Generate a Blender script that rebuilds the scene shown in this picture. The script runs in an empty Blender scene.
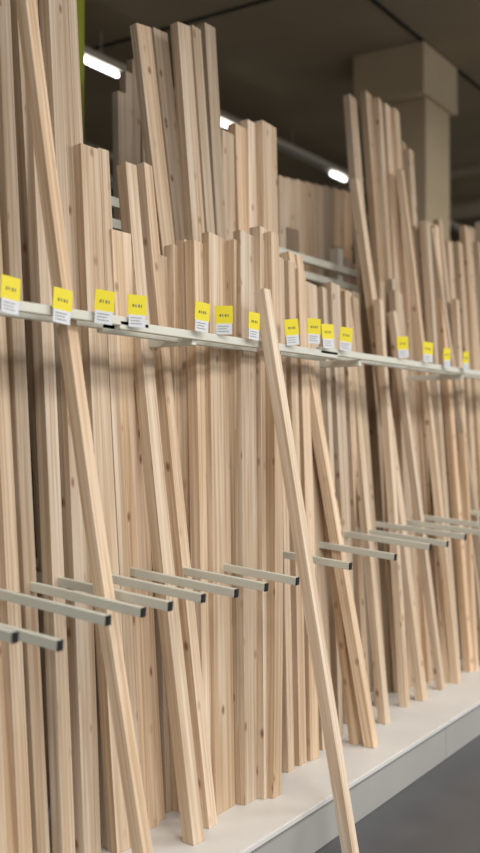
import bpy, math, random
from mathutils import Vector
random.seed(7)
sc=bpy.context.scene
FP=1000.0
F=Vector((.8346,.5508,0)); R=Vector((.5508,-.8346,0)); C=Vector((0,0,1.5))
def P(u,v,Y):
    d=F+R*((u-240)/FP)+Vector((0,0,(435-v)/FP)); return C+d*(Y/d.y)
def PX(u,Y): return P(u,435,Y).x
def lin(c): return tuple((x/255.)**2.2 for x in c)+(1,)
# ---------------- materials
def mat(name,col,rough=.6,metal=0,noise=0.0,scale=8,emit=0,bump=0):
    m=bpy.data.materials.new(name); m.use_nodes=True; nt=m.node_tree; b=nt.nodes['Principled BSDF']
    b.inputs['Roughness'].default_value=rough; b.inputs['Metallic'].default_value=metal
    c=lin(col); b.inputs['Base Color'].default_value=c
    tc=nt.nodes.new('ShaderNodeTexCoord'); n=nt.nodes.new('ShaderNodeTexNoise'); n.inputs['Scale'].default_value=scale; n.inputs['Detail'].default_value=6
    nt.links.new(tc.outputs['Object'],n.inputs['Vector'])
    r=nt.nodes.new('ShaderNodeValToRGB'); r.color_ramp.elements[0].position=.3; r.color_ramp.elements[1].position=.7
    r.color_ramp.elements[0].color=tuple(x*(1-noise) for x in c[:3])+(1,); r.color_ramp.elements[1].color=tuple(min(1,x*(1+noise)) for x in c[:3])+(1,)
    nt.links.new(n.outputs['Fac'],r.inputs['Fac']); nt.links.new(r.outputs['Color'],b.inputs['Base Color'])
    if bump:
        bp=nt.nodes.new('ShaderNodeBump'); bp.inputs['Strength'].default_value=bump; nt.links.new(n.outputs['Fac'],bp.inputs['Height']); nt.links.new(bp.outputs['Normal'],b.inputs['Normal'])
    if emit:
        b.inputs['Emission Color'].default_value=(1,.98,.96,1); b.inputs['Emission Strength'].default_value=emit
    return m
def pine():
    m=bpy.data.materials.new('pine_wood'); m.use_nodes=True; nt=m.node_tree; N=nt.nodes; L=nt.links; b=N['Principled BSDF']
    b.inputs['Roughness'].default_value=.62
    uv=N.new('ShaderNodeUVMap'); uv.uv_map='UVMap'
    at=N.new('ShaderNodeAttribute'); at.attribute_name='tint'
    def mp(sx,sy):
        q=N.new('ShaderNodeMapping'); q.inputs['Scale'].default_value=(sx,sy,1); L.new(uv.outputs['UV'],q.inputs['Vector']); return q
    n1=N.new('ShaderNodeTexNoise'); n1.inputs['Scale'].default_value=1; n1.inputs['Detail'].default_value=5; n1.inputs['Distortion'].default_value=.5; L.new(mp(75,1.2).outputs[0],n1.inputs['Vector'])
    n2=N.new('ShaderNodeTexNoise'); n2.inputs['Scale'].default_value=1; n2.inputs['Detail'].default_value=3; L.new(mp(16,.9).outputs[0],n2.inputs['Vector'])
    r1=N.new('ShaderNodeValToRGB'); r1.color_ramp.elements[0].position=.36; r1.color_ramp.elements[1].position=.6
    r1.color_ramp.elements[0].color=(.72,.62,.51,1); r1.color_ramp.elements[1].color=(1,1,1,1); L.new(n1.outputs['Fac'],r1.inputs['Fac'])
    r2=N.new('ShaderNodeValToRGB'); r2.color_ramp.elements[0].position=.36; r2.color_ramp.elements[1].position=.62
    r2.color_ramp.elements[0].color=(.84,.77,.68,1); r2.color_ramp.elements[1].color=(1,1,1,1); L.new(n2.outputs['Fac'],r2.inputs['Fac'])
    m1=N.new('ShaderNodeMix'); m1.data_type='RGBA'; m1.blend_type='MULTIPLY'; m1.inputs[0].default_value=.9
    L.new(at.outputs['Color'],m1.inputs[6]); L.new(r1.outputs[0],m1.inputs[7])
    m2=N.new('ShaderNodeMix'); m2.data_type='RGBA'; m2.blend_type='MULTIPLY'; m2.inputs[0].default_value=1
    L.new(m1.outputs[2],m2.inputs[6]); L.new(r2.outputs[0],m2.inputs[7])
    vo=N.new('ShaderNodeTexVoronoi'); vo.inputs['Scale'].default_value=1; vo.voronoi_dimensions='2D'; L.new(mp(13,7.5).outputs[0],vo.inputs['Vector'])
    rk=N.new('ShaderNodeValToRGB'); rk.color_ramp.elements[0].position=.05; rk.color_ramp.elements[1].position=.17
    rk.color_ramp.elements[0].color=(1,1,1,1); rk.color_ramp.elements[1].color=(0,0,0,1); L.new(vo.outputs['Distance'],rk.inputs['Fac'])
    sp=N.new('ShaderNodeSeparateColor'); L.new(vo.outputs['Color'],sp.inputs[0])
    mr=N.new('ShaderNodeMapRange'); mr.inputs[1].default_value=.7; mr.inputs[2].default_value=.95; mr.inputs[3].default_value=0; mr.inputs[4].default_value=.85; L.new(sp.outputs[0],mr.inputs[0])
    mu=N.new('ShaderNodeMath'); mu.operation='MULTIPLY'; L.new(mr.outputs[0],mu.inputs[0]); L.new(rk.outputs[0],mu.inputs[1])
    m3=N.new('ShaderNodeMix'); m3.data_type='RGBA'; L.new(mu.outputs[0],m3.inputs[0]); L.new(m2.outputs[2],m3.inputs[6]); m3.inputs[7].default_value=lin((124,82,54))
    L.new(m3.outputs[2],b.inputs['Base Color'])
    bp=N.new('ShaderNodeBump'); bp.inputs['Strength'].default_value=.15; bp.inputs['Distance'].default_value=.002; L.new(n1.outputs['Fac'],bp.inputs['Height']); L.new(bp.outputs[0],b.inputs['Normal'])
    return m
PINE=pine()
M_rack=mat('rack_painted_steel',(214,214,202),.4,noise=.03)
M_cap=mat('black_plastic',(30,30,31),.5)
M_plat=mat('platform_laminate',(218,217,214),.4,noise=.05,scale=3)
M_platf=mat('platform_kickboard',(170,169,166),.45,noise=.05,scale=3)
M_floor=mat('floor_concrete',(80,82,86),.35,noise=.12,scale=5)
M_ceil=mat('ceiling_concrete',(158,143,118),.9,noise=.08,scale=1.5)
M_wall=mat('wall_plaster',(104,96,84),.9,noise=.1,scale=1)
M_col=mat('column_plaster',(200,182,152),.85,noise=.05,scale=3)
M_pipe=mat('pipe_metal',(150,140,122),.5,noise=.08)
M_trunk=mat('trunking_painted',(200,194,180),.5,noise=.03)
M_dark=mat('dark_line',(45,42,40),.8)
M_green=mat('green_painted_steel',(140,150,36),.5,noise=.05)
M_yel=mat('yellow_card',(232,214,34),.5,noise=.02)
M_wht=mat('white_card',(216,219,226),.5,noise=.02)
M_ink=mat('ink',(110,116,90),.6)
M_tube=mat('fluorescent_tube',(255,255,250),.4,emit=8)
# ---------------- mesh helpers
def newobj(name,verts,faces,mats,mi=None,parent=None,loc=(0,0,0),bev=0):
    me=bpy.data.meshes.new(name); me.from_pydata([tuple(v) for v in verts],[],faces)
    for m in mats: me.materials.append(m)
    if mi:
        for p,i in zip(me.polygons,mi): p.material_index=i
    me.update(); ob=bpy.data.objects.new(name,me); sc.collection.objects.link(ob); ob.location=loc
    if parent: ob.parent=parent
    if bev:
        md=ob.modifiers.new('bevel','BEVEL'); md.width=bev; md.segments=2; md.limit_method='ANGLE'
    return ob
FA=[(0,3,2,1),(4,5,6,7),(0,1,5,4),(1,2,6,5),(2,3,7,6),(3,0,4,7)]
class Bld:
    def __init__(s): s.v=[];s.f=[];s.m=[]
    def box(s,a,b,mi=0):
        x0,y0,z0=a;x1,y1,z1=b;k=len(s.v)
        s.v+=[(x0,y0,z0),(x1,y0,z0),(x1,y1,z0),(x0,y1,z0),(x0,y0,z1),(x1,y0,z1),(x1,y1,z1),(x0,y1,z1)]
        s.f+=[tuple(i+k for i in f) for f in FA]; s.m+=[mi]*6
    def beam(s,p,q,w,h,mi=0):
        p=Vector(p);q=Vector(q);d=(q-p).normalized();up=Vector((0,0,1))
        if abs(d.z)>.9: up=Vector((0,1,0))
        sd=d.cross(up).normalized();up=sd.cross(d);k=len(s.v)
        for c in (p,q):
            for a,b in ((-1,-1),(1,-1),(1,1),(-1,1)): s.v.append(tuple(c+sd*a*w/2+up*b*h/2))
        s.f+=[tuple(i+k for i in f)[::-1] for f in FA]; s.m+=[mi]*6
    def cyl(s,p,q,r,mi=0,n=14):
        p=Vector(p);q=Vector(q);d=(q-p).normalized();up=Vector((0,0,1)) if abs(d.z)<.9 else Vector((1,0,0))
        sd=d.cross(up).normalized();up=sd.cross(d);k=len(s.v)
        for c in (p,q):
            for i in range(n):
                a=2*math.pi*i/n; s.v.append(tuple(c+sd*math.cos(a)*r+up*math.sin(a)*r))
        for i in range(n): j=(i+1)%n; s.f.append((k+i,k+j,k+n+j,k+n+i)); s.m.append(mi)
        s.f.append(tuple(k+i for i in range(n))[::-1]); s.f.append(tuple(k+n+i for i in range(n))); s.m+=[mi]*2
    def obj(s,name,mats,parent=None,bev=0): return newobj(name,s.v,s.f,mats,s.m,parent,bev=bev)
def empty(name,loc=(0,0,0)):
    e=bpy.data.objects.new(name,None); sc.collection.objects.link(e); e.location=loc; return e
# ---------------- lumber
PT=.18
class Lumber:
    def __init__(s): s.v=[];s.f=[];s.uv=[];s.col=[]
    def add(s,base,top,w,d,yaw=0,tone=1.0,bow=None):
        base=Vector(base);top=Vector(top);k0=len(s.v);n=8
        ax=(top-base).normalized()
        ex=Vector((math.cos(yaw),math.sin(yaw),0)); ey=Vector((-math.sin(yaw),math.cos(yaw),0))
        Ln=(top-base).length
        if bow is None: bow=(random.uniform(-.014,.014),random.uniform(-.008,.008))
        for i in range(n+1):
            t=i/n; c=base.lerp(top,t)+ex*bow[0]*math.sin(math.pi*t)+ey*bow[1]*math.sin(math.pi*t)
            for a,b in ((-1,-1),(1,-1),(1,1),(-1,1)):
                q=c+ex*a*w/2+ey*b*d/2
                if i==n: 
                    e=q-c; q=q-Vector((0,0,1))*(e.dot(ax)/ax.z)
                s.v.append(tuple(q))
        ru,rv=random.uniform(0,60),random.uniform(0,60)
        per=[0,w,w+d,2*w+d,2*w+2*d]
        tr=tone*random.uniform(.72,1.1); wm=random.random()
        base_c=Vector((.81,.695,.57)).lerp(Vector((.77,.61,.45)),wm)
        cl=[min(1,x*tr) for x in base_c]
        if random.random()<.14: cl[1]*=.92; cl[2]*=.84
        for i in range(n):
            for j in range(4):
                jj=(j+1)%4;a=k0+i*4
                s.f.append((a+j,a+jj,a+4+jj,a+4+j))
                s.uv+=[(ru+per[j],rv+Ln*i/n),(ru+per[j+1],rv+Ln*i/n),(ru+per[j+1],rv+Ln*(i+1)/n),(ru+per[j],rv+Ln*(i+1)/n)]
                s.col+=[cl]*4
        e=k0+n*4
        for fc in ((k0+3,k0+2,k0+1,k0),(e,e+1,e+2,e+3)):
            s.f.append(fc); s.uv+=[(ru,rv),(ru+w,rv),(ru+w,rv+d*.1),(ru,rv+d*.1)]; s.col+=[[x*1.02 for x in cl]]*4
    def obj(s,name):
        ob=newobj(name,s.v,s.f,[PINE],bev=.0025); me=ob.data
        me.uv_layers.new(name='UVMap'); me.color_attributes.new('tint','FLOAT_COLOR','CORNER')
        me.uv_layers['UVMap'].data.foreach_set('uv',[x for u in s.uv for x in u])
        me.color_attributes['tint'].data.foreach_set('color',[x for c in s.col for x in (c[0],c[1],c[2],1)])
        me.update()
        return ob
def pb(L,ub,Yb,ut,vt,Yt,w=.07,d=.045,bz=PT,tone=1,yaw=None,bow=None):
    b=Vector((PX(ub,Yb),Yb,bz)); t=P(ut,vt,Yt)
    L.add(b,t,w,d,random.uniform(-.12,.12) if yaw is None else yaw,tone,bow)
def stack(items,**k):
    L=Lumber()
    for it in items: pb(L,*it,**k)
    return L.obj('lumber_stack')
# group A
L=Lumber()
for i in range(12):
    ut=-80+12.5*i+random.uniform(-3,3)
    if ut>56: continue
    pb(L,ut+48+random.uniform(-8,10),2.16+random.uniform(-.05,.05),ut,random.uniform(-150,-60),2.44+random.uniform(-.05,.05),w=.055,d=.045,tone=.94)
for i in range(12):
    x=PX(-60,2.6)+i*.11
    if x<PX(50,2.6): L.add((x,2.55,PT),(x,2.62,3.5),.08,.045,random.uniform(-.1,.1),.85)
L.obj('lumber_stack')
# group B
stack([(112,2.12,66,-20,2.44,.05,.045),(122,2.08,85,147,2.3,.085,.045),(135,2.1,99,150,2.32,.05,.045),(146,2.12,117,232,2.28,.10,.04),(156,2.14,132,236,2.3,.05,.045),
       (103,2.16,78,190,2.42,.05,.04),(168,2.16,150,262,2.35,.06,.04),(178,2.14,158,256,2.3,.06,.04),(92,2.12,56,-40,2.4,.05,.04)])
# group C
stack([(187,2.1,172,246,2.28,.045,.045),(196,2.07,183,241,2.25,.045,.045),(206,2.02,196,243,2.2,.09,.045),(222,2.0,214,236,2.17,.12,.035),
       (239,1.99,232,241,2.14,.045,.05),(250,1.97,245,234,2.12,.12,.035),(262,1.95,258,228,2.1,.05,.05),(271,1.93,269,234,2.07,.06,.055)],yaw=.02,tone=1.03)
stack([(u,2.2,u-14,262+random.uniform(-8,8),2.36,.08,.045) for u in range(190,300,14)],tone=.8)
# group D
stack([(287,2.02,277,258,2.2,.055,.04),(299,2.02,288,262,2.22,.055,.04),(311,2.01,298,270,2.22,.06,.04),(324,2.04,308,284,2.25,.09,.04),
       (337,2.07,321,288,2.28,.05,.04),(350,2.12,332,284,2.3,.09,.04),(364,2.15,344,292,2.35,.05,.045),(381,2.12,352,298,2.4,.07,.045)])
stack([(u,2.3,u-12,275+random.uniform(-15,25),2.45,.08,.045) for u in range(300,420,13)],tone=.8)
# group E
stack([(394,2.2,350,97,2.72,.09,.045),(404,2.2,366,93,2.7,.08,.045),(412,2.15,377,99,2.66,.06,.045),(418,2.15,386,106,2.65,.09,.045),(427,2.12,394,110,2.62,.07,.045),
       (434,2.12,402,143,2.6,.06,.04),(442,2.1,409,150,2.55,.06,.04),(455,2.05,425,222,2.4,.07,.045),(468,2.02,434,226,2.4,.05,.045),(484,2.0,438,220,2.45,.05,.04)])
stack([(u,2.18+random.uniform(-.06,.06),u-20+random.uniform(-10,8),random.uniform(285,345),2.42,random.choice((.045,.065,.09)),.045) for u in range(392,475,8)])
stack([(472+i*9,2.08+random.uniform(-.05,.05),448+i*8+random.uniform(-8,4),random.uniform(222,248),2.42,random.choice((.045,.07,.07)),.045) for i in range(14)])
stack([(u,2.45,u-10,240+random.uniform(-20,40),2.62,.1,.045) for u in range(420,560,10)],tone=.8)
# back tall fan
stack([(222,2.38,140,25,2.62,.085,.04),(232,2.4,157,30,2.66,.1,.035),(236,2.34,180,24,2.53,.08,.045),(243,2.36,192,27,2.56,.07,.045),(245,2.42,206,25,2.62,.08,.045)])
stack([(236,2.5,224,132,2.58,.1,.045),(248,2.5,237,126,2.58,.1,.045),(260,2.5,249,122,2.58,.1,.045),(274,2.48,265,124,2.55,.14,.05)],yaw=.05,tone=1.08)
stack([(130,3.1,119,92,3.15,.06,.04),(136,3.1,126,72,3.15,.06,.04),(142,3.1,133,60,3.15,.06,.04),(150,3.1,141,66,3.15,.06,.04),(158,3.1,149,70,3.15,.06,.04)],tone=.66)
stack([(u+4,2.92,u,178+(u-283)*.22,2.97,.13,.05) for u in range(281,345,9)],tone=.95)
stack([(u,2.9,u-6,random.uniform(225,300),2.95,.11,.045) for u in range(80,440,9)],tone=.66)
# leaning boards
def lean(*a,**k):
    L=Lumber(); pb(L,*a,**k); L.obj('leaning_timber_board')
lean(148,1.84,14,-90,2.2,.05,.04,tone=1.1)
lean(194,1.92,126,165,2.33,.055,.05,tone=1.05)
lean(208,1.96,143,165,2.36,.055,.045,tone=1.05)
lean(352,1.60,262,290,1.985,.05,.045,bz=0,tone=1.14,bow=(0,0))
lean(371,1.88,287,253,2.28,.06,.045,tone=1.08)
lean(356,1.95,296,256,2.3,.05,.04)
lean(421,2.0,355,180,2.5,.07,.045,tone=1.1)
lean(456,1.98,400,170,2.5,.05,.04)
lean(384,1.98,346,292,2.42,.05,.04)
lean(404,2.02,378,300,2.3,.045,.04)
lean(440,2.0,392,312,2.35,.045,.04,tone=1.1)
lean(497,1.95,430,228,2.4,.045,.04,tone=1.1)
lean(448,2.02,420,260,2.45,.045,.04)
lean(474,2.0,455,300,2.3,.045,.04,tone=1.08)
# ---------------- rack
YR=2.0; ZR=1.85
rack=empty('lumber_rack',(0,0,0))
B=Bld()
xa,xb,xc,xd=-1.2,PX(142,YR),PX(330,YR),12.0
for (a,b,dz) in ((xa,xb+.02,.0),(xb-.12,xc+.05,-.012),(xc-.1,xd,.0)):
    B.box((a,YR-.012,ZR-.014+dz),(b,YR+.012,ZR+.014+dz))
    B.box((a,YR+.06,ZR-.02+dz),(b,YR+.085,ZR+.012+dz))
B.obj('price_rail',[M_rack],rack,.003)
B=Bld()
for z in (1.05,1.85,2.38,2.47): B.box((-1.2,2.72,z-.02),(12,2.75,z+.02))
x=-1.0
while x<12:
    B.box((x-.03,2.75,PT),(x+.03,2.81,2.6)); B.beam((x,2.75,ZR-.03),(x,YR,ZR-.03),.025,.03); x+=1.25
B.obj('rack_frame',[M_rack],rack,.003)
B=Bld()
for (u,v) in ((15,637),(60,645),(108,620),(143,612),(170,606),(203,598),(236,593),(266,587),(297,581),(350,566),(395,557),(430,547),(447,544),(465,537),(483,533),(500,528),(530,520)):
    Y=1.75
    p=P(u,v,Y); q=Vector((p.x,2.74,p.z+.085)); dr=(q-p).normalized()
    B.beam(p,q,.02,.027,0); B.beam(p-dr*.004,p+dr*.001,.021,.028,1)
B.obj('support_arms',[M_rack,M_cap],rack,.002)
# platform
B=Bld()
x=-1.6
while x<13:
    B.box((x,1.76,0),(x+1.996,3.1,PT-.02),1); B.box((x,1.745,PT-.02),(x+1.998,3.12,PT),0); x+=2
B.obj('display_platform',[M_plat,M_platf],None,.003)
# tags
for i,(u,v) in enumerate(((10,295),(62,306),(104,307),(137,311),(202,317),(224,320),(254,326),(292,332),(314,331),(328,336),(346,339),(403,347),(428,352),(447,358),(466,361))):
    c=P(u,v,YR-.03 if i%2 else YR-.035)
    B=Bld(); w=.033;h=.05
    B.box((-w,-.001,-.012),(w,.001,h),0); B.box((-w*.9,-.0012,-h),(w*.9,.0008,-.012),1)
    for k in range(4): B.box((-w*.5+k*.010,-.0022,.012),(-w*.5+k*.010+(.003 if k%2 else .005),-.0008,.021),2)
    for k in range(3): B.box((-w*.7,-.0024,-.022-k*.009),(w*(.5-.2*(k%2)),-.001,-.0205-k*.009),2)
    B.box((-.008,0,h-.02),(.008,.02,h-.014),1)
    o=B.obj('price_tag',[M_yel,M_wht,M_ink]); o.location=c; o.rotation_euler=(random.uniform(-.08,.08),random.uniform(-.12,.12),-.35+random.uniform(-.3,.3))
# ---------------- room
H=4.7
B=Bld(); B.box((-6,-5,-.1),(22,12,0)); B.obj('floor',[M_floor])
B=Bld(); B.box((-6,-5,H),(22,12,H+.15)); 
for yy in (3.2,8.6): B.box((-6,yy,H-.012),(22,yy+.03,H),1)
for xx in (6.2,12.6): B.box((xx,-5,H-.012),(xx+.03,12,H),1)
B.obj('ceiling',[M_ceil,M_dark])
B=Bld(); B.box((-6,12,0),(22,12.15,H)); B.obj('wall_back',[M_wall])
B=Bld(); B.box((22,-5,0),(22.15,12,H)); B.obj('wall_right',[M_wall])
B=Bld(); B.box((-6.15,-5,0),(-6,12,H)); B.obj('wall_left',[M_wall])
# column
B=Bld(); cx,cy=7.95,3.5
B.box((cx-.26,cy-.26,0),(cx+.26,cy+.26,H-.42)); B.box((cx-.4,cy-.3,H-.42),(cx+.34,cy+.34,H))
B.obj('concrete_column',[M_col],None,.01)
# beam + pipes
B=Bld(); B.box((11.5,-5,H-.2),(11.9,12,H)); B.obj('ceiling_beam',[M_ceil],None,.01)
B=Bld()
for (x,z,r) in ((9.6,4.15,.06),(10.2,3.9,.09),(14,4.0,.12)): B.cyl((x,-5,z),(x,12,z),r)
for (y,z,r) in ((6.6,4.3,.05),(8.2,4.1,.12)): B.cyl((-6,y,z),(22,y,z),r)
B.obj('ceiling_pipes',[M_pipe])
B=Bld(); gx=PX(70,3.5)
B.box((gx-.05,3.45,0),(gx+.05,3.55,4.2)); B.box((gx-.3,3.47,-0.0),(gx+.3,3.53,.06))
B.obj('green_shelving_upright',[M_green],None,.004)
lt=empty('fluorescent_light_row'); B=Bld(); Yl=5.28; Zl=4.41
B.box((-4,Yl-.05,Zl+.03),(20,Yl+.05,Zl+.09))
for k in range(-3,20,3): B.cyl((k,Yl,Zl+.09),(k,Yl,H-.001),.004)
B.obj('trunking',[M_trunk],lt)
B=Bld()
for (u0,u1) in ((60,117),(196,238),(332,345)):
    B.cyl((PX(u0,Yl),Yl,Zl+.005),(PX(u1,Yl),Yl,Zl+.005),.017)
B.obj('tubes',[M_tube],lt)
def lamp(x,y,z,e,sx=1.5,sy=.25):
    f=empty('added_ceiling_light',(x,y,z)); B=Bld(); B.box((-sx/2,-sy/2,.02),(sx/2,sy/2,.08)); B.cyl((0,0,.08),(0,0,H-z),.01); B.obj('housing',[M_wht],f)  # housing built around an added area light
    l=bpy.data.lights.new('lamp','AREA'); l.shape='RECTANGLE'; l.size=sx; l.size_y=sy; l.energy=e; l.color=(1,.97,.92)
    o=bpy.data.objects.new('lamp',l); sc.collection.objects.link(o); o.parent=f
for x in (-2.5,1.5,5.5,9.5): lamp(x,-1.2,4.3,110,2.6,1.2)  # added overhead lamps, large and set back for softer, more even light
for x in (-.5,3.5,7.5): lamp(x,-3.4,4.3,110,2.6,1.2)
for x in (3,8): lamp(x,7.3,4.25,60)  # added fill lamps over the back aisle, to brighten the ceiling
w=bpy.data.worlds.new('World'); sc.world=w; w.use_nodes=True; bg=w.node_tree.nodes['Background']; bg.inputs[0].default_value=(1,.98,.95,1); bg.inputs[1].default_value=.8
sc.view_settings.view_transform='Standard'
cam=bpy.data.cameras.new('camera'); co=bpy.data.objects.new('camera',cam); sc.collection.objects.link(co)
co.location=C; co.rotation_euler=(math.pi/2+.0085,0,math.atan2(-.8346,.5508)); cam.sensor_fit='AUTO'; cam.sensor_width=36; cam.lens=1000/853*36
cam.dof.use_dof=True; cam.dof.focus_distance=3.5; cam.dof.aperture_fstop=1.4
sc.camera=co
